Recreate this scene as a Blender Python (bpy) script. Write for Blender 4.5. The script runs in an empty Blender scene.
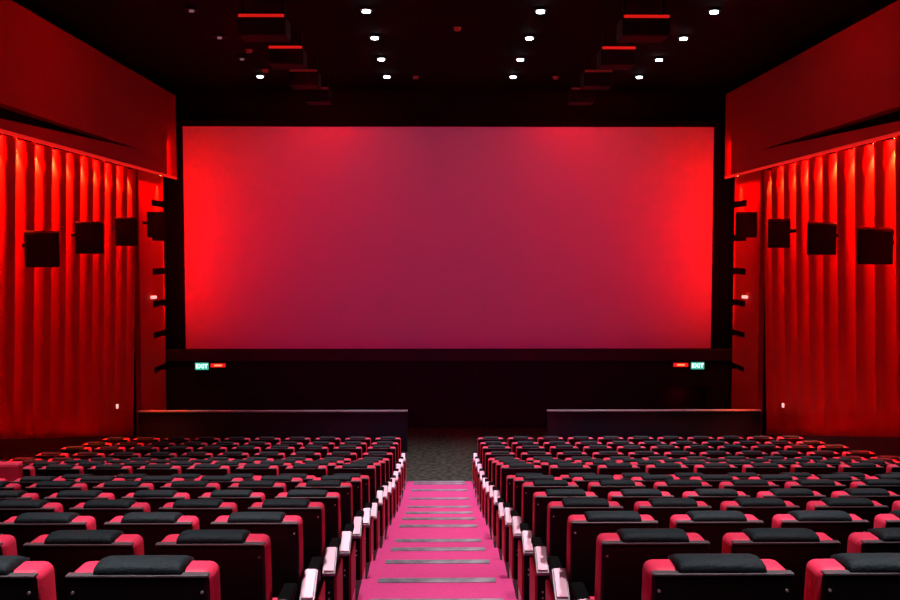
import bpy, bmesh, math
from mathutils import Vector, Matrix

SC = bpy.context.scene
COL = SC.collection
R = math.radians
ZC = 4.60                 # eye height above the front floor
AX = -0.034               # centre line of the seating
BX = 0.217                # centre line of the hall
DC = 24.8                 # distance of the projection screen
CEIL = ZC + 4.155

# ------------------------------------------------------------------ camera, world, exposure
cd = bpy.data.cameras.new('camera')
cam = bpy.data.objects.new('camera', cd)
COL.objects.link(cam)
cd.sensor_width = 36.0
cd.lens = 38.0
cd.clip_start = 0.05
cam.location = (0, 0, ZC)
cam.rotation_euler = (R(90 - 3.01), 0, R(-0.543))
SC.camera = cam

w = bpy.data.worlds.new('world')
SC.world = w
w.use_nodes = True
w.node_tree.nodes['Background'].inputs[0].default_value = (0.012, 0.004, 0.008, 1)
w.node_tree.nodes['Background'].inputs[1].default_value = 0.3
SC.view_settings.view_transform = 'Standard'
SC.view_settings.look = 'None'
SC.view_settings.gamma = 1.0
SC.view_settings.use_curve_mapping = False
SC.view_settings.exposure = 0.0
SC.cycles.use_denoising = True
SC.cycles.max_bounces = 6


def lamp(name, kind, loc, power, color, target=None, parent=None, **kw):
    l = bpy.data.lights.new(name, kind)
    l.energy = power
    l.color = color
    for k, v in kw.items():
        setattr(l, k, v)
    o = bpy.data.objects.new(name, l)
    COL.objects.link(o)
    o.location = loc
    if target is not None:
        o.rotation_euler = (Vector(target) - Vector(loc)).to_track_quat('-Z', 'Y').to_euler()
    if parent is not None:
        o.parent = parent
    return o


# house lights over the stalls (ceiling downlights, the ones behind the front four rows are above the frame)
HOUSE = (1.0, 0.80, 0.86)
ROWD = [16.6, 18.67, 20.74, 22.8]
for i, d in enumerate([14.5, 12.4, 10.3, 8.2, 6.1, 4.0, 1.9, -0.2, -2.3]):
    for cx, p in ((-4.5, 850), (-1.5, 1250), (1.5, 1250), (4.5, 1050)):
        lamp('house_light', 'SPOT', (BX + cx, d, CEIL - 0.06), p, HOUSE,
             target=(BX + cx, d + 0.2, 0), spot_size=R(44), spot_blend=0.9, shadow_soft_size=0.10)
# added purple wash on the screen from behind the camera, no real projector
lamp('purple_wash', 'SPOT', (BX, -3.2, ZC + 2.4), 3700, (1.0, 0.008, 0.36), target=(BX, DC, ZC - 1.0),
     spot_size=R(31), spot_blend=1.0, shadow_soft_size=0.05)
# red wash washers at the two ends of the screen and the cove strips over the curtains
RED = (1.0, 0.002, 0.001)
for s in (-1, 1):
    lamp('screen_wash', 'AREA', (BX + s * 6.85, 23.5, ZC + 0.45), 50, RED, target=(BX + s * 6.60, DC, ZC + 0.45),
         shape='RECTANGLE', size=0.12, size_y=4.4)
    lamp('screen_spill', 'SPOT', (BX + s * 6.0, 20.5, ZC + 1.7), 140, RED, target=(BX + s * 4.2, DC, ZC + 1.0),
         spot_size=R(100), spot_blend=1.0, shadow_soft_size=0.12)
    lamp('cove_strip', 'AREA', (BX + s * 7.02, 22.7, ZC + 1.80), 32, RED, target=(BX + s * 7.15, 22.7, ZC - 3.0),
         shape='RECTANGLE', size=0.06, size_y=1.7, spread=R(40))
    lamp('cove_strip', 'AREA', (BX + s * 7.13, 16.3, ZC + 1.90), 2200, RED, target=(BX + s * 7.15, 16.3, ZC - 3.0),
         shape='RECTANGLE', size=0.06, size_y=9.5, spread=R(36))
    lamp('screen_top_wash', 'SPOT', (BX + s * 3.12, 23.25, CEIL - 0.3), 75, RED, target=(BX + s * 3.12, DC, ZC + 2.2),
         spot_size=R(150), spot_blend=1.0, shadow_soft_size=0.15)
    lamp('fascia_fill', 'SPOT', (BX + s * 4.4, 16.0, CEIL - 0.5), 50, RED, target=(BX + s * 7.2, 16.5, ZC + 2.9),
         spot_size=R(130), spot_blend=1.0, shadow_soft_size=0.3)  # added red fill without a fitting, stands in for curtain bounce
# each cove strip shines straight down, its long side along the wall
for o in list(COL.objects):
    if o.name.startswith('cove_strip'):
        d = (Vector((o.location.x + 0.0, o.location.y, ZC - 3.0)) - o.location).normalized()
        y = Vector((0, 1, 0))
        z = -d
        x = y.cross(z).normalized()
        o.rotation_euler = Matrix((x, y, z)).transposed().to_euler()


# ------------------------------------------------------------------ materials
def mat(name, color, rough=0.6, spec=0.5, metal=0.0, emit=None, estr=0.0, noise=None, bump=None, sheen=0.0, coat=0.0):
    m = bpy.data.materials.new(name)
    m.use_nodes = True
    nt = m.node_tree
    b = nt.nodes['Principled BSDF']
    b.inputs['Base Color'].default_value = (*color, 1)
    b.inputs['Roughness'].default_value = rough
    b.inputs['Specular IOR Level'].default_value = spec
    b.inputs['Metallic'].default_value = metal
    if sheen:
        b.inputs['Sheen Weight'].default_value = sheen
    if coat:
        b.inputs['Coat Weight'].default_value = coat
    if emit:
        b.inputs['Emission Color'].default_value = (*emit, 1)
        b.inputs['Emission Strength'].default_value = estr
    if noise or bump:
        tc = nt.nodes.new('ShaderNodeTexCoord')
    if noise:
        sc, c2, st = noise
        n = nt.nodes.new('ShaderNodeTexNoise')
        n.inputs['Scale'].default_value = sc
        n.inputs['Detail'].default_value = 4
        nt.links.new(tc.outputs['Object'], n.inputs['Vector'])
        r = nt.nodes.new('ShaderNodeValToRGB')
        r.color_ramp.elements[0].position = 0.5 - st
        r.color_ramp.elements[1].position = 0.5 + st
        r.color_ramp.elements[0].color = (*color, 1)
        r.color_ramp.elements[1].color = (*c2, 1)
        nt.links.new(n.outputs['Fac'], r.inputs['Fac'])
        nt.links.new(r.outputs['Color'], b.inputs['Base Color'])
    if bump:
        sc, st = bump
        n = nt.nodes.new('ShaderNodeTexNoise')
        n.inputs['Scale'].default_value = sc
        n.inputs['Detail'].default_value = 3
        nt.links.new(tc.outputs['Object'], n.inputs['Vector'])
        bp = nt.nodes.new('ShaderNodeBump')
        bp.inputs['Strength'].default_value = st
        bp.inputs['Distance'].default_value = 0.01
        nt.links.new(n.outputs['Fac'], bp.inputs['Height'])
        nt.links.new(bp.outputs['Normal'], b.inputs['Normal'])
    return m


M = {
    'black_paint': mat('black_paint', (0.003, 0.003, 0.004), 0.9, 0.1),
    'ceiling': mat('ceiling_paint', (0.002, 0.002, 0.003), 0.9, 0.05),
    'stage': mat('stage_paint', (0.007, 0.013, 0.024), 0.8, 0.2, noise=(3, (0.005, 0.009, 0.017), 0.2)),
    'stage_band': mat('stage_band', (0.020, 0.017, 0.026), 0.6, 0.3),
    'parapet': mat('parapet_fabric', (0.018, 0.030, 0.044), 0.8, 0.2, bump=(40, 0.2)),
    'parapet_trim': mat('parapet_trim', (0.26, 0.27, 0.29), 0.4, 0.5),
    'front_floor': mat('front_carpet', (0.014, 0.016, 0.012), 0.95, 0.1, noise=(9, (0.065, 0.07, 0.05), 0.16)),
    'terrace': mat('terrace_carpet', (0.03, 0.012, 0.014), 0.95, 0.1),
    'carpet': mat('pink_carpet', (0.62, 0.066, 0.235), 0.95, 0.1, noise=(60, (0.51, 0.052, 0.19), 0.25), bump=(150, 0.4)),
    'nosing': mat('nosing_rubber', (0.06, 0.065, 0.08), 0.55, 0.4, noise=(4, (0.30, 0.31, 0.34), 0.2)),
    'red_pad': mat('red_upholstery', (0.80, 0.042, 0.105), 0.55, 0.3, bump=(90, 0.15)),
    'red_panel': mat('red_end_panel', (0.50, 0.006, 0.012), 0.5, 0.35),
    'cover': mat('dark_head_cover', (0.006, 0.016, 0.018), 0.7, 0.2, noise=(30, (0.013, 0.027, 0.030), 0.25), bump=(70, 0.5)),
    'shell': mat('black_shell', (0.003, 0.0025, 0.003), 0.5, 0.2),
    'shell_trim': mat('shell_trim', (0.09, 0.09, 0.095), 0.35, 0.5),
    'black_arm': mat('black_arm_rubber', (0.002, 0.003, 0.003), 0.9, 0.08),
    'cap': mat('pale_arm_cap', (0.88, 0.50, 0.62), 0.4, 0.5),
    'cap_rim': mat('grey_cap_rim', (0.30, 0.30, 0.33), 0.4, 0.5),
    'white': mat('white_plastic', (0.85, 0.78, 0.76), 0.5, 0.4),
    'screw': mat('steel_screw', (0.6, 0.6, 0.6), 0.4, 0.5, metal=0.6),
    'curtain': mat('red_curtain', (0.72, 0.016, 0.008), 0.75, 0.2, bump=(25, 0.12)),
    'fascia': mat('red_fascia', (0.50, 0.012, 0.008), 0.6, 0.3, noise=(1.2, (0.42, 0.010, 0.007), 0.3)),
    'pilaster': mat('red_pilaster', (0.60, 0.015, 0.010), 0.7, 0.2),
    'speaker': mat('speaker_cabinet', (0.005, 0.004, 0.004), 0.7, 0.2),
    'grille': mat('speaker_grille', (0.006, 0.005, 0.005), 0.85, 0.2, bump=(120, 0.5)),
    'screen': mat('screen_cloth', (0.80, 0.80, 0.80), 0.9, 0.1, bump=(60, 0.1)),
    'lamp_white': mat('downlight_glow', (0.9, 0.9, 0.9), 0.5, emit=(0.9, 0.95, 1.0), estr=14.0),
    'lamp_off': mat('downlight_dim', (0.3, 0.3, 0.3), 0.5, emit=(0.8, 0.7, 0.8), estr=0.12),
    'lamp_warm': mat('warm_glow', (0.9, 0.5, 0.2), 0.5, emit=(1.0, 0.45, 0.12), estr=9.0),
    'glow_red': mat('red_glow', (0.2, 0.02, 0.02), 0.5, emit=(1.0, 0.015, 0.01), estr=0.6),
    'led_red_dim': mat('red_indicator', (0.12, 0.01, 0.01), 0.5, emit=(1.0, 0.06, 0.05), estr=0.05),
    'exit_face': mat('exit_face', (0.02, 0.2, 0.1), 0.5, emit=(0.06, 0.50, 0.36), estr=1.0),
    'exit_text': mat('exit_lettering', (0.6, 0.9, 0.8), 0.5, emit=(0.62, 1.0, 0.85), estr=2.2),
    'sign_red': mat('red_sign_face', (0.5, 0.01, 0.01), 0.5, emit=(0.85, 0.012, 0.010), estr=1.0),
    'sign_orange': mat('orange_sign_glow', (0.8, 0.2, 0.1), 0.5, emit=(1.0, 0.28, 0.12), estr=1.4),
    'plate': mat('pale_plate', (0.8, 0.7, 0.7), 0.5),
    'plate_lit': mat('lit_plate', (0.8, 0.7, 0.7), 0.5, emit=(1.0, 0.6, 0.55), estr=0.9),
}

# ------------------------------------------------------------------ mesh helpers


def box(bm, x0, x1, y0, y1, z0, z1, bev=0.0, seg=2, mi=0, edges=None):
    t = bmesh.new()
    bmesh.ops.create_cube(t, size=1.0)
    for v in t.verts:
        v.co = Vector((x0 + (v.co.x + .5) * (x1 - x0), y0 + (v.co.y + .5) * (y1 - y0), z0 + (v.co.z + .5) * (z1 - z0)))
    if bev:
        es = t.edges[:] if edges is None else [e for e in t.edges if edges(e)]
        bmesh.ops.bevel(t, geom=es, offset=bev, segments=seg, profile=0.5, affect='EDGES')
    for f in t.faces:
        f.material_index = mi
    me = bpy.data.meshes.new('tmp')
    t.to_mesh(me)
    t.free()
    bm.from_mesh(me)
    bpy.data.meshes.remove(me)


def cyl(bm, c, r, h, axis='Z', n=20, r2=None):
    mx = Matrix.Translation(c)
    if axis == 'Y':
        mx = mx @ Matrix.Rotation(R(90), 4, 'X')
    if axis == 'X':
        mx = mx @ Matrix.Rotation(R(90), 4, 'Y')
    bmesh.ops.create_cone(bm, cap_ends=True, segments=n, radius1=r, radius2=r if r2 is None else r2, depth=h, matrix=mx)


def prism(bm, prof, x0, x1, mi=0):
    """profile of (y, z) points run from x0 to x1"""
    a = [bm.verts.new((x0, y, z)) for y, z in prof]
    b = [bm.verts.new((x1, y, z)) for y, z in prof]
    n = len(prof)
    fs = [bm.faces.new(a), bm.faces.new(b[::-1])]
    for i in range(n):
        fs.append(bm.faces.new((a[i], b[i], b[(i + 1) % n], a[(i + 1) % n])))
    for f in fs:
        f.material_index = mi
    return fs


def make(name, bm, mats, parent=None, smooth=False, loc=None):
    bmesh.ops.recalc_face_normals(bm, faces=bm.faces[:])
    me = bpy.data.meshes.new(name)
    bm.to_mesh(me)
    bm.free()
    for m in (mats if isinstance(mats, (list, tuple)) else [mats]):
        me.materials.append(M[m])
    if smooth:
        me.polygons.foreach_set('use_smooth', [True] * len(me.polygons))
    o = bpy.data.objects.new(name, me)
    COL.objects.link(o)
    if parent is not None:
        o.parent = parent
    if loc is not None:
        o.location = loc
    return o


def thing(name, label, cat, loc=(0, 0, 0), group=None, rot=(0, 0, 0)):
    o = bpy.data.objects.new(name, None)
    COL.objects.link(o)
    o.location = loc
    o.rotation_euler = rot
    o.empty_display_size = 0.1
    tag(o, label, cat, group)
    return o


def tag(o, label, cat, group=None):
    o['label'] = label
    o['category'] = cat
    if group:
        o['group'] = group
    return o


def struct(o, label, cat):
    o['kind'] = 'structure'
    o['label'] = label
    o['category'] = cat
    return o


def simple(name, mats, parent=None, *args, **kw):
    bm = bmesh.new()
    box(bm, *args, **kw)
    return make(name, bm, mats, parent)


ORD = ['first', 'second', 'third', 'fourth', 'fifth', 'sixth', 'seventh', 'eighth', 'ninth', 'tenth', 'eleventh',
       'twelfth', 'thirteenth']

# ------------------------------------------------------------------ rows: distance and back-top drop below the eye
HB = 0.95
RH = [1.09, 1.295, 1.49, 1.68, 1.87, 2.04, 2.235, 2.45, 2.57, 2.76, 2.955, 3.14, 3.27, 3.38, 3.51, 3.62]
RD = [3.2 + 1.003 * k - 0.0525 * RH[k] for k in range(16)]
RZ = [ZC - h - HB for h in RH]
WL, WR = BX - 6.93, BX + 6.93      # faces of the upper fascia
OL, OR = BX - 7.40, BX + 7.40      # outer walls

# ------------------------------------------------------------------ floor (stepped terraces) and front floor
bm = bmesh.new()
levels = [(-4.5, RZ[0] + 0.6), (0.07, RZ[0] + 0.42), (1.07, RZ[0] + 0.4), (2.07, RZ[0] + 0.2)]
levels += [(RD[k] - 0.13, RZ[k]) for k in range(16)]
for i, (d, z) in enumerate(levels):
    d1 = levels[i + 1][0] if i + 1 < len(levels) else 18.56
    box(bm, OL, OR, d, d1, -0.35, z)
struct(make('floor', bm, 'terrace'), 'dark stepped floor under the seat rows', 'floor')
bm = bmesh.new()
box(bm, OL, OR, 18.56, 25.6, -0.35, 0.0)
struct(make('floor_front', bm, 'front_floor'), 'dark speckled flat floor between the seats and the stage wall', 'floor')

# carpet on the aisle steps
root = thing('aisle_carpet', 'bright pink carpet running down the steps of the central aisle', 'carpet', (AX, 0, 0))
bm = bmesh.new()
T = 0.012
prof = []
lv = [(d, z) for d, z in levels if d > 0]
for i, (d, z) in enumerate(lv):
    if i == 0:
        prof += [(d, z + T)]
    else:
        prof += [(d + T, lv[i - 1][1] + T), (d + T, z + T)]
prof += [(18.54, lv[-1][1] + T)]
for (y0, z0), (y1, z1) in zip(prof[:-1], prof[1:]):
    a = [bm.verts.new(p) for p in ((-0.640, y0, z0), (0.640, y0, z0), (0.640, y1, z1), (-0.640, y1, z1))]
    bm.faces.new(a)
bmesh.ops.remove_doubles(bm, verts=bm.verts[:], dist=1e-4)
make('carpet_runner', bm, 'carpet', root)
bm0 = bmesh.new()
box(bm0, -0.50, 0.50, -0.10, 0.006, 0.0, 0.008, 0.003, 1)
first = None
edges = [(RD[k + 1] - 0.13 + T, RZ[k] + T) for k in range(15)] + [(18.54, RZ[15] + T)]
for y, z in edges[2:]:
    if first is None:
        first = make('step_nosing', bm0, 'nosing', root)
        o = first
    else:
        o = first.copy()
        COL.objects.link(o)
        o.parent = root
    o.location = (0, y, z)

# ------------------------------------------------------------------ ceiling and walls
struct(simple('ceiling', 'ceiling', None, OL, OR, -4.5, 25.6, CEIL, CEIL + 0.2), 'black ceiling of the auditorium', 'ceiling')
struct(simple('wall_back', 'black_paint', None, OL, OR, -4.7, -4.5, 0, CEIL), 'dark wall behind the last row', 'wall')
for s, nm, x in ((-1, 'left', OL), (1, 'right', OR)):
    struct(simple('wall_' + nm, 'black_paint', None, min(x, x + s * .2), max(x, x + s * .2), -4.5, 25.6, -0.35, CEIL),
           f'dark outer wall behind the {nm} curtain', 'wall')
struct(simple('wall_front', 'black_paint', None, OL, OR, 25.05, 25.25, ZC - 2.57, CEIL), 'black wall around the projection screen', 'wall')

# stage wall below the screen, with the exit opening on one side
bm = bmesh.new()
SD = 24.4
top = ZC - 2.62
ox0, ox1, oz = 5.50, 7.05, ZC - 3.53
box(bm, OL, ox0, SD, SD + 0.65, -0.35, top)
box(bm, ox0, ox1, SD, SD + 0.65, oz, top)
box(bm, ox1, OR, SD, SD + 0.65, -0.35, top)
box(bm, ox0 - .1, ox1 + .1, SD + 0.65, SD + 0.75, -0.35, oz + .1)
struct(make('wall_stage', bm, 'stage'), 'low black stage wall under the projection screen', 'wall')
struct(simple('trim_stage', 'stage_band', None, OL, OR, SD - 0.05, SD - 0.001, top - 0.24, top + 0.06, 0.01, 1),
       'dark ledge along the top of the stage wall', 'trim')

# projection screen
root = thing('projection_screen', 'huge wide projection screen glowing red on the front wall', 'screen', (BX, DC, ZC + 0.32))
x0, x1 = -6.67 - BX, 7.09 - BX
bm = bmesh.new()
box(bm, x0, x1, 0.0, 0.04, -2.90, 2.87)
make('screen_surface', bm, 'screen', root)
bm = bmesh.new()
fw = 0.16
box(bm, x0 - fw, x0, -0.05, 0.08, -2.90 - fw, 2.87 + fw)
box(bm, x1, x1 + fw, -0.05, 0.08, -2.90 - fw, 2.87 + fw)
box(bm, x0, x1, -0.05, 0.08, 2.87, 2.87 + fw)
box(bm, x0, x1, -0.05, 0.08, -2.90 - fw, -2.90)
box(bm, x0 + .3, x1 - .3, 0.041, 0.24, -2.8, 2.8)
make('screen_frame', bm, 'black_paint', root)

# upper red fascia of the side walls, with a tapering slot above its lower lip
ZB, ZT = ZC + 1.85, ZC + 3.90
for s, nm in ((-1, 'left'), (1, 'right')):
    f = BX + s * 6.93
    g = BX + s * 7.40
    bm = bmesh.new()
    zs0, zs1 = ZC + 2.24, ZC + 2.00      # upper edge of the slot, lower edge at its open end
    dA, dB, dE = 7.0, 21.4, (24.35 if s < 0 else 24.0)

    def quad(*p):
        bm.faces.new([bm.verts.new(q) for q in p])
    quad((f, dA, zs0), (f, dB, zs0), (f, dE, zs0), (f, dE, ZT), (f, dA, ZT))
    dM = 14.6
    quad((f, dA, ZB), (f, dE, ZB), (f, dE, zs0), (f, dB, zs0), (f, dM, zs1), (f, dA, zs1))
    quad((f, dE, ZB), (g, dE, ZB), (g, dE, ZT), (f, dE, ZT))
    quad((f, dA, ZB), (f, dE, ZB), (f + s * 0.05, dE, ZB), (f + s * 0.05, dA, ZB))
    # slot lips
    quad((f, dA, zs0), (f, dB, zs0), (f + s * .22, dB, zs0), (f + s * .22, dA, zs0))
    quad((f, dA, zs1), (f, dM, zs1), (f + s * .22, dM, zs1), (f + s * .22, dA, zs1))
    quad((f, dM, zs1), (f, dB, zs0), (f + s * .22, dB, zs0), (f + s * .22, dM, zs1))
    box(bm, min(f + s * .22, f + s * .26), max(f + s * .22, f + s * .26), dA, dE - .02, ZB + 0.1, ZT, mi=1)
    struct(make('trim_fascia_' + nm, bm, ['fascia', 'black_paint']), f'dark red upper wall panel above the {nm} curtain', 'trim')
    # added emissive red lip, stands in for light reflected off the panel edge
    o = simple('soffit_glow', 'glow_red', None, min(f, f + s * .03), max(f, f + s * .03), dA, dE, ZB - 0.06, ZB - 0.002)
    tag(o, f'thin added strip of red reflected glow under the {nm} upper wall panel', 'glow strip')
    # dark dado below the curtain (follows the slope of the floor)
    bm = bmesh.new()
    pts = [(9.0, -0.3), (21.4, -0.3), (21.4, ZC - 4.20), (9.0, ZC - 1.86)]
    prism(bm, pts, BX + s * 7.12, g)
    struct(make('baseboard_' + nm, bm, 'terrace'), f'dark sloping base under the {nm} curtain', 'baseboard')

# pilaster panels between the curtain and the screen, with dark slots
for s, nm in ((-1, 'left'), (1, 'right')):
    p = BX + s * 7.10
    bm = bmesh.new()
    box(bm, min(p, p + s * .12), max(p, p + s * .12), 21.75, 22.75, 0, ZB)
    slots = [ZC + 1.05, ZC + 0.22, ZC - 0.60, ZC - 1.38, ZC - 2.14, ZC - 2.98]
    z = ZB
    for k, zz in enumerate(slots):
        box(bm, min(p, p + s * .12), max(p, p + s * .12), 22.75, 23.70, zz + 0.16, z)
        z = zz
    box(bm, min(p, p + s * .12), max(p, p + s * .12), 22.75, 23.70, 0, z)
    box(bm, min(p + s * .13, p + s * .15), max(p + s * .13, p + s * .15), 21.75, 23.70, 0, ZB, mi=1)
    struct(make('wall_pilaster_' + nm, bm, ['pilaster', 'black_paint']), f'red wall panel with dark slots beside the screen, {nm} side', 'wall')

# ------------------------------------------------------------------ pleated curtains and their spotlights
LEFTD = [14.85, 15.56, 16.28, 16.98, 17.6, 18.3, 18.95, 19.6, 20.3, 21.0]
RIGHTD = [15.35, 16.1, 16.85, 17.6, 18.25, 18.95, 19.6, 20.3, 21.05]
for s, nm, ds in ((-1, 'left', LEFTD), (1, 'right', RIGHTD)):
    full = [ds[0] - 0.72 * k for k in range(5, 0, -1)] + ds
    full = full + [full[-1] + 0.66]
    pr = []
    for a, b in zip(full[:-1], full[1:]):
        for k in range(16):
            t = k / 16
            # asymmetric pleat: valley at the lamp, quick rise, rounded crest
            prof = 0.5 - 0.5 * math.cos(math.pi * (t / 0.45 if t < 0.45 else (1.0 if t < 0.8 else (1 - t) / 0.2)))
            pr.append((a + (b - a) * t, 0.24 * prof))
    pr = [q for q in pr if q[0] < 21.42]
    bm = bmesh.new()
    rows = []
    NZ = 10
    for d, off in pr:
        hem = ZC - 4.20 + (21.4 - d) * 0.189
        r = []
        for k in range(NZ + 1):
            t = k / NZ
            z = ZB - 0.06 + (hem - ZB + 0.06) * t
            r.append(bm.verts.new((BX + s * (7.28 - off * (1 - 0.68 * t)), d, z)))
        rows.append(r)
    for a, b in zip(rows[:-1], rows[1:]):
        for k in range(NZ):
            bm.faces.new((a[k], a[k + 1], b[k + 1], b[k]))
    o = make('wall_curtain', bm, 'curtain', smooth=True)
    sol = o.modifiers.new('thick', 'SOLIDIFY')
    sol.thickness = 0.012
    tag(o, f'tall pleated red curtain lit from above on the {nm} wall', 'curtain')
    n = len(ds)
    for i, d in enumerate(ds):
        pos = n - i      # counted from the screen, after the one on the slotted panel
        t = thing('curtain_spotlight', f'small warm spotlight above the {nm} curtain, {ORD[pos - 1]} from the screen', 'spotlight',
                  (BX + s * 7.15, d + 0.08, ZB - 0.02), 'spotlights above the curtains')
        bm = bmesh.new()
        cyl(bm, (0, 0, 0.03), 0.035, 0.10, n=12)
        make('housing', bm, 'speaker', t)
        bm = bmesh.new()
        cyl(bm, (0, 0, -0.025), 0.026, 0.012, n=12)
        make('lens', bm, 'lamp_warm', t)
        lamp('bulb_light', 'SPOT', (0, 0, -0.04), 380, (1.0, 0.38, 0.10), target=(s * 0.10, 0.05, -2.2), parent=t,
             spot_size=R(44), spot_blend=0.9, shadow_soft_size=0.02)
    t = thing('panel_spotlight', f'small warm spotlight above the slotted red panel, {nm} of the screen', 'spotlight',
              (BX + s * 7.0, 23.2, ZB - 0.02))
    bm = bmesh.new()
    cyl(bm, (0, 0, 0.03), 0.035, 0.10, n=12)
    make('housing', bm, 'speaker', t)
    bm = bmesh.new()
    cyl(bm, (0, 0, -0.025), 0.026, 0.012, n=12)
    make('lens', bm, 'lamp_warm', t)
    lamp('bulb_light', 'SPOT', (0, 0, -0.04), 200, (1.0, 0.30, 0.075), target=(s * 0.12, 0, -1.6), parent=t,
         spot_size=R(44), spot_blend=0.9, shadow_soft_size=0.02)

# ------------------------------------------------------------------ wall speakers
SPK = {-1: [(15.25, 0.00, 0.51, 6.59), (17.35, 0.21, 0.49, 6.60), (19.45, 0.36, 0.43, 6.62), (21.6, 0.56, 0.40, 6.64)],
       1: [(14.9, 0.05, 0.51, 6.62), (16.95, 0.19, 0.49, 6.59), (19.0, 0.32, 0.42, 6.55), (21.6, 0.56, 0.46, 6.72)]}
for s, nm in ((-1, 'left'), (1, 'right')):
    for i, (d, h, wd, sx) in enumerate(SPK[s]):
        t = thing('wall_speaker', f'black box speaker on the {nm} wall, {ORD[3 - i]} from the screen', 'speaker',
                  (BX + s * sx, d, ZC + h), 'wall speakers', (R(7), 0, R(-s * 20)))
        hw = wd / 2
        bm = bmesh.new()
        box(bm, -hw, hw, 0, 0.34, -0.28, 0.28, 0.015, 2)
        make('cabinet', bm, 'speaker', t)
        bm = bmesh.new()
        box(bm, -hw + .025, hw - .025, -0.02, -0.001, -0.255, 0.255, 0.008, 1)
        make('grille', bm, 'grille', t)
        bm = bmesh.new()
        box(bm, -0.02, 0.02, 0.0, 0.44, -0.03, 0.03, 0.004, 1)
        bmesh.ops.transform(bm, matrix=Matrix.Translation((0, 0.33, 0)) @ Matrix.Rotation(R(-s * 46), 4, 'Z'), verts=bm.verts[:])
        make('bracket', bm, 'speaker', t)

# small pale fittings on the walls
for s, nm in ((-1, 'left'), (1, 'right')):
    o = simple('wall_plate', 'plate_lit', None, -0.02, 0.02, -0.025, 0.025, -0.045, 0.045, 0.005, 1)
    o.location = (BX + s * 7.06, 20.0, ZC - 3.30)
    tag(o, f'small pale wall plate low on the {nm} curtain', 'wall plate')
    o = simple('wall_sensor', 'plate_lit', None, -0.05, 0.05, -0.09, 0.09, -0.035, 0.035, 0.012, 2)
    o.location = (BX + s * 7.04, 22.6, ZC - 1.12)
    tag(o, f'small pale lit sensor on the slotted red panel, {nm} of the screen', 'sensor')

# ------------------------------------------------------------------ parapets in front of the stage
for nm, x0, x1 in (('left', BX - 7.1, -0.77), ('right', 2.43, BX + 7.1)):
    t = thing('parapet', f'low dark parapet with a pale top edge, {nm} of the front floor', 'parapet', ((x0 + x1) / 2, 21.48, 0))
    h = (x1 - x0) / 2
    bm = bmesh.new()
    box(bm, -h, h, 0, 0.14, 0, 0.914, 0.01, 1)
    make('body', bm, 'parapet', t)
    bm = bmesh.new()
    box(bm, -h - .01, h + .01, -0.02, 0.16, 0.915, 0.944, 0.006, 1)
    make('top_rail', bm, 'parapet_trim', t)

# ------------------------------------------------------------------ EXIT signs and red signs


def text_mesh(body, size, name, m, parent, loc):
    cu = bpy.data.curves.new(name, 'FONT')
    cu.body = body
    cu.size = size
    cu.extrude = 0.004
    cu.offset = 0.0015
    cu.align_x = 'CENTER'
    cu.align_y = 'CENTER'
    o = bpy.data.objects.new(name, cu)
    COL.objects.link(o)
    bpy.context.view_layer.update()
    me = bpy.data.meshes.new_from_object(o.evaluated_get(bpy.context.evaluated_depsgraph_get()))
    bpy.data.objects.remove(o)
    me.materials.clear()
    me.materials.append(M[m])
    r = bpy.data.objects.new(name, me)
    COL.objects.link(r)
    r.parent = parent
    r.location = loc
    r.rotation_euler = (R(90), 0, 0)
    return r


for s, nm, x, xr in ((-1, 'left', -6.14, -5.73), (1, 'right', 6.62, 6.19)):
    t = thing('exit_sign', f'lit green EXIT sign on the stage wall, below the {nm} end of the screen', 'sign', (x, SD, ZC - 2.98))
    bm = bmesh.new()
    box(bm, -0.18, 0.18, -0.07, -0.001, -0.10, 0.10, 0.008, 1)
    make('housing', bm, 'speaker', t)
    bm = bmesh.new()
    box(bm, -0.17, 0.17, -0.078, -0.071, -0.09, 0.09)
    make('sign_face', bm, 'exit_face', t)
    text_mesh('EXIT', 0.150, 'lettering', 'exit_text', t, (0, -0.083, -0.002))
    t = thing('red_sign', f'small red lit strip sign beside the {nm} EXIT sign', 'sign', (xr, SD, ZC - 2.96))
    bm = bmesh.new()
    box(bm, -0.20, 0.20, -0.05, -0.001, -0.06, 0.06, 0.01, 1)
    make('housing', bm, 'speaker', t)
    bm = bmesh.new()
    box(bm, -0.19, 0.19, -0.058, -0.051, -0.05, 0.05)
    make('sign_face', bm, 'sign_red', t)
    bm = bmesh.new()
    box(bm, -0.10, 0.10, -0.064, -0.059, -0.022, 0.022)
    make('glow_bar', bm, 'sign_orange', t)

# dim red light in the exit opening
lamp('exit_passage_light', 'POINT', (6.3, SD + 0.35, 0.75), 3, RED, shadow_soft_size=0.05)

# ------------------------------------------------------------------ ceiling downlights, pendant boxes, indicators
COLS = [(-4.5, 'far left'), (-1.5, 'centre left'), (1.5, 'centre right'), (4.5, 'far right')]
for i, d in enumerate(ROWD):
    for j, (cx, nm) in enumerate(COLS):
        lit = j > 0 or i == 3
        t = thing('ceiling_downlight', f'{"bright round" if lit else "dim unlit"} ceiling downlight, {ORD[3 - i]} from the screen in the {nm} line',
                  'downlight', (BX + cx * 1.0, d, CEIL), 'ceiling downlights')
        bm = bmesh.new()
        cyl(bm, (0, 0, -0.02), 0.12, 0.04, n=24)
        make('ring', bm, 'speaker', t)
        bm = bmesh.new()
        cyl(bm, (0, 0, -0.055), 0.07 if lit else 0.045, 0.03, n=20)
        make('lens', bm, 'lamp_white' if lit else 'lamp_off', t)
        if lit:
            lamp('bulb_light', 'SPOT', (0, 0, -0.08), (800, 950, 900, 340)[i], (0.95, 0.85, 1.0), target=(0, (-0.3, -0.6, -1.2, -2.6)[i], -8), parent=t,
                 spot_size=R(52), spot_blend=0.8, shadow_soft_size=0.07)
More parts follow.
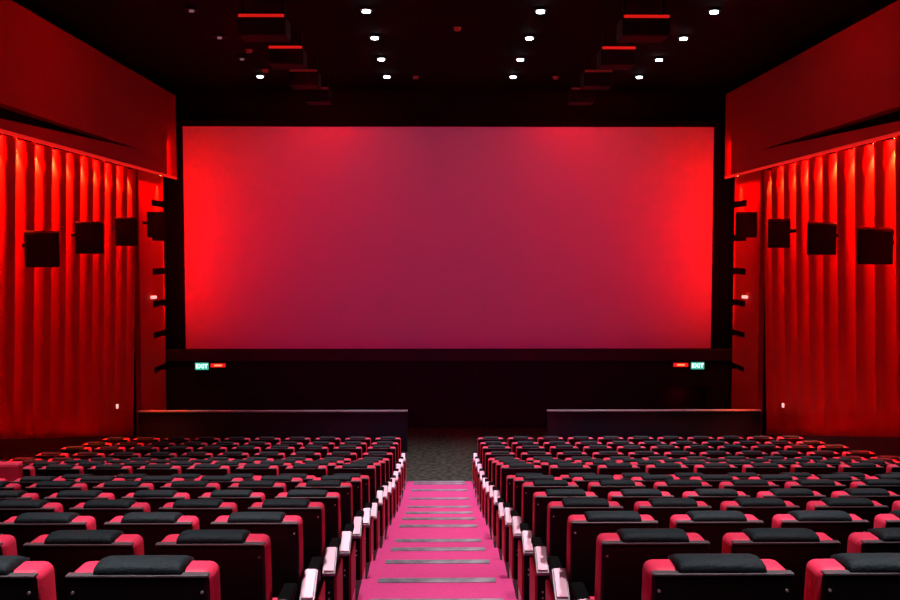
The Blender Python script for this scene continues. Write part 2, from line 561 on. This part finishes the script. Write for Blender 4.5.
BOX = [(15.6, 0.78), (18.0, 0.66), (20.3, 0.62), (22.5, 0.58)]
for s, nm in ((-1, 'left'), (1, 'right')):
    for i, (d, wd) in enumerate(BOX):
        t = thing('ceiling_box', f'black ceiling box with red light bar, {ORD[3 - i]} from the screen, {nm} line',
                  'ceiling box', (BX + s * 3.12, d, CEIL), 'ceiling boxes with red light bars')
        h = wd / 2
        bm = bmesh.new()
        box(bm, -h, h, 0, 0.55, -0.68, -0.36, 0.02, 1)
        make('body', bm, 'speaker', t)
        bm = bmesh.new()
        for a in (-h + .05, h - .09):
            box(bm, a, a + .04, 0.2, 0.3, -0.36, 0)
            make('hanger', bm, 'speaker', t)
            bm = bmesh.new()
        box(bm, -h + .02, h - .02, -0.03, -0.001, -0.395, -0.35, 0.006, 1)
        make('light_bar', bm, 'glow_red' if i < 2 else 'led_red_dim', t)
for x, d, lab in ((-3.98, 20.0, 'beside the far left downlights'), (-4.05, 22.2, 'beyond the bright far left downlight'), (-0.6, 23.0, 'left of the centre line'),
                  (2.75, 23.0, 'right of the centre line'), (0.31, 18.0, 'between the two centre lines of downlights')):
    bm = bmesh.new()
    cyl(bm, (0, 0, -0.03), 0.06, 0.06, n=14, r2=0.075)
    o = make('smoke_detector', bm, 'led_red_dim', loc=(x, d, CEIL))
    tag(o, 'small dim red ceiling detector ' + lab, 'detector')

# ------------------------------------------------------------------ the seats
SW = 0.239        # half width of the back
REC = math.tan(R(7))


def recline(bm, pivot=HB):
    for v in bm.verts:
        v.co.y += (pivot - v.co.z) * REC


def p_shell(z0=0.22):
    bm = bmesh.new()
    box(bm, -SW, SW, 0.0, 0.03, z0, HB - 0.008, 0.012, 2)
    recline(bm)
    return bm


def p_trim():
    bm = bmesh.new()
    box(bm, -SW, SW, -0.004, 0.032, HB - 0.008, HB + 0.001, 0.002, 1)
    recline(bm)
    return bm


def p_back():
    bm = bmesh.new()
    box(bm, -SW - .004, SW + .004, 0.031, 0.175, 0.30, HB, 0.035, 4)
    for v in bm.verts:
        if v.co.z > HB - 0.036:
            v.co.z += 0.002
    recline(bm)
    return bm


def p_cover():
    prof = [(0.002, HB - 0.006), (0.003, HB + 0.018), (0.014, HB + 0.030), (0.042, HB + 0.037), (0.085, HB + 0.036), (0.135, HB + 0.026),
            (0.175, HB + 0.008), (0.186, HB - 0.03), (0.188, HB - 0.09), (0.188, HB - 0.17), (0.176, HB - 0.18), (0.15, HB - 0.05), (0.05, HB - 0.01)]
    W = 0.147
    xs = [(-W, 0.80), (-W + .006, 0.94), (-W + .02, 1.0), (-0.06, 1.02), (0.06, 1.02), (W - .02, 1.0), (W - .006, 0.94), (W, 0.80)]
    bm = bmesh.new()
    rows = []
    for x, k in xs:
        rows.append([bm.verts.new((x, 0.10 + (y - 0.10) * (0.94 + .06 * k), HB - .02 + (z - HB + .02) * k)) for y, z in prof])
    n = len(prof)
    for a, b in zip(rows[:-1], rows[1:]):
        for i in range(n):
            bm.faces.new((a[i], a[(i + 1) % n], b[(i + 1) % n], b[i]))
    bm.faces.new(rows[0])
    bm.faces.new(rows[-1][::-1])
    recline(bm)
    return bm


def p_seat():
    bm = bmesh.new()
    box(bm, -SW, SW, 0.19, 0.68, 0.34, 0.47, 0.04, 3)
    return bm


def p_arm(s):
    """black armrest on its side support, in the gap beside the seat"""
    bm = bmesh.new()
    c = s * 0.29
    box(bm, c - .033, c + .033, 0.16, 0.50, 0.575, 0.62, 0.012, 2)
    return bm


def p_support(s):
    bm = bmesh.new()
    c = s * 0.29
    box(bm, c - .030, c + .030, 0.14, 0.48, 0.0, 0.574, 0.006, 1)
    return bm


GAPC = 0.29


def aisle_end(root, s):
    """finished end of a row towards the aisle; s is the side of the seat that faces the aisle"""
    c = s * GAPC
    bm = bmesh.new()
    box(bm, c - .034, c + .034, 0.12, 0.42, 0.585, 0.63, 0.012, 2)
    arm = make('armrest', bm, 'black_arm', root)
    bm = bmesh.new()
    prism(bm, [(-0.05, 0.535), (0.125, 0.648), (0.135, 0.635), (-0.035, 0.510)], c - .040, c + .040, 1)
    prism(bm, [(-0.042, 0.5425), (0.118, 0.6455), (0.114, 0.656), (-0.046, 0.553)], c - .031, c + .031, 0)
    make('arm_cap', bm, ['cap', 'cap_rim'], arm)['label'] = 'pale pink sloping cap with a grey rim'
    bm = bmesh.new()
    box(bm, c - .034, c + .034, -0.03, 0.03, 0.14, 0.50, 0.006, 1)
    box(bm, c - .024, c + .024, 0.03, 0.36, 0.14, 0.584)
    post = make('end_post', bm, 'shell', root)
    post['label'] = 'black rear face of the row end'
    bm = bmesh.new()
    for z in (0.36, 0.40):
        cyl(bm, (c, -0.033, z), 0.006, 0.008, 'Y', 10)
        make('screw', bm, 'screw', post)
        bm = bmesh.new()
    i0, i1 = c + s * 0.026, c + s * 0.048
    box(bm, min(i0, i1), max(i0, i1), 0.0, 0.38, 0.14, 0.50, 0.008, 2)
    make('end_panel', bm, 'red_panel', root)
    bm = bmesh.new()
    i0, i1 = c - s * 0.02, c + s * 0.044
    box(bm, min(i0, i1), max(i0, i1), 0.02, 0.36, 0.0, 0.139, 0.004, 1)
    make('end_foot', bm, 'white', root)['label'] = 'white foot plate'


def p_screw(sx):
    bm = bmesh.new()
    cyl(bm, (sx * (SW - 0.022), -0.003, HB - 0.06), 0.005, 0.008, 'Y', 10)
    recline(bm)
    return bm


def make_seat(kind):
    """kind: 'l' / 'r' aisle seat whose aisle side is -x / +x ... 'ol' / 'or' plain seat with its own arm on -x / +x"""
    r = bpy.data.objects.new('cinema_seat', None)
    COL.objects.link(r)
    r.empty_display_size = 0.1
    sh = make('back_shell', SH['shell'].copy(), 'shell', r)
    make('shell_trim', SH['trim'].copy(), 'shell_trim', sh)
    for sx in (-1, 1):
        make('screw', p_screw(sx), 'screw', sh)
    make('back_cushion', SH['back'].copy(), 'red_pad', r, smooth=True)
    make('head_cover', SH['cover'].copy(), 'cover', r, smooth=True)
    make('seat_cushion', SH['seat'].copy(), 'red_pad', r)
    if kind == 'aisle_minus':
        aisle_end(r, -1)
        arm_side = 1
    elif kind == 'aisle_plus':
        aisle_end(r, 1)
        arm_side = -1
    else:
        arm_side = 1 if kind == 'plus' else -1
    make('armrest', p_arm(arm_side), 'black_arm', r)
    make('side_support', p_support(arm_side), 'black_arm', r)
    return r


SH = {'shell': p_shell(), 'trim': p_trim(), 'back': p_back(), 'cover': p_cover(), 'seat': p_seat()}
PROTO = {}


def place(kind, loc, label, skip=()):
    if kind not in PROTO:
        r = make_seat(kind)
        PROTO[kind] = r
    else:
        src = PROTO[kind]
        r = src.copy()
        COL.objects.link(r)
        for ch in src.children:
            if ch.name.split('.')[0] in skip:
                continue
            c = ch.copy()
            COL.objects.link(c)
            c.parent = r
            for gc in ch.children:
                if gc.name.split('.')[0] in skip:
                    continue
                g = gc.copy()
                COL.objects.link(g)
                g.parent = c
    r.location = loc
    tag(r, label, 'seat', 'cinema seats')
    return r


N_LEFT = [2, 3, 4, 5, 5, 6, 7, 6] + [10] * 8
N_RIGHT = [2, 3, 4, 5, 5, 6, 7, 8] + [11] * 8
for k in range(16):
    rown = 'nearest row' if k == 0 else (f'{ORD[k]} nearest row' if k < 8 else ('front row' if k == 15 else f'{ORD[15 - k]} row from the screen'))
    for s, nm, cnt in ((-1, 'left', N_LEFT[k]), (1, 'right', N_RIGHT[k])):
        for n in range(cnt):
            x = AX + s * (0.987 + 0.58 * n)
            if n == 0:
                kind = 'aisle_minus' if s > 0 else 'aisle_plus'
                where = f'aisle seat on the {nm}'
            else:
                kind = 'plus' if s > 0 else 'minus'
                where = f'{ORD[n]} seat {nm} of the aisle'
            lab = f'red seat, dark cover, {rown}, {where}'
            place(kind, (x, RD[k], RZ[k]), lab, ('screw',) if k > 7 else ())
for b in SH.values():
    b.free()

# red padded barrier at the end of the eighth nearest row
t = thing('seat_barrier', 'low red padded barrier at the left end of the eighth nearest row', 'barrier', (-5.02, RD[7] - 0.02, RZ[7]))
bm = bmesh.new()
box(bm, -0.52, 0.52, 0, 0.12, 0.12, 1.13, 0.04, 3)
make('padded_panel', bm, 'red_pad', t)
bm = bmesh.new()
box(bm, -0.48, 0.48, 0.02, 0.10, 0, 0.119)
make('plinth', bm, 'shell', t)
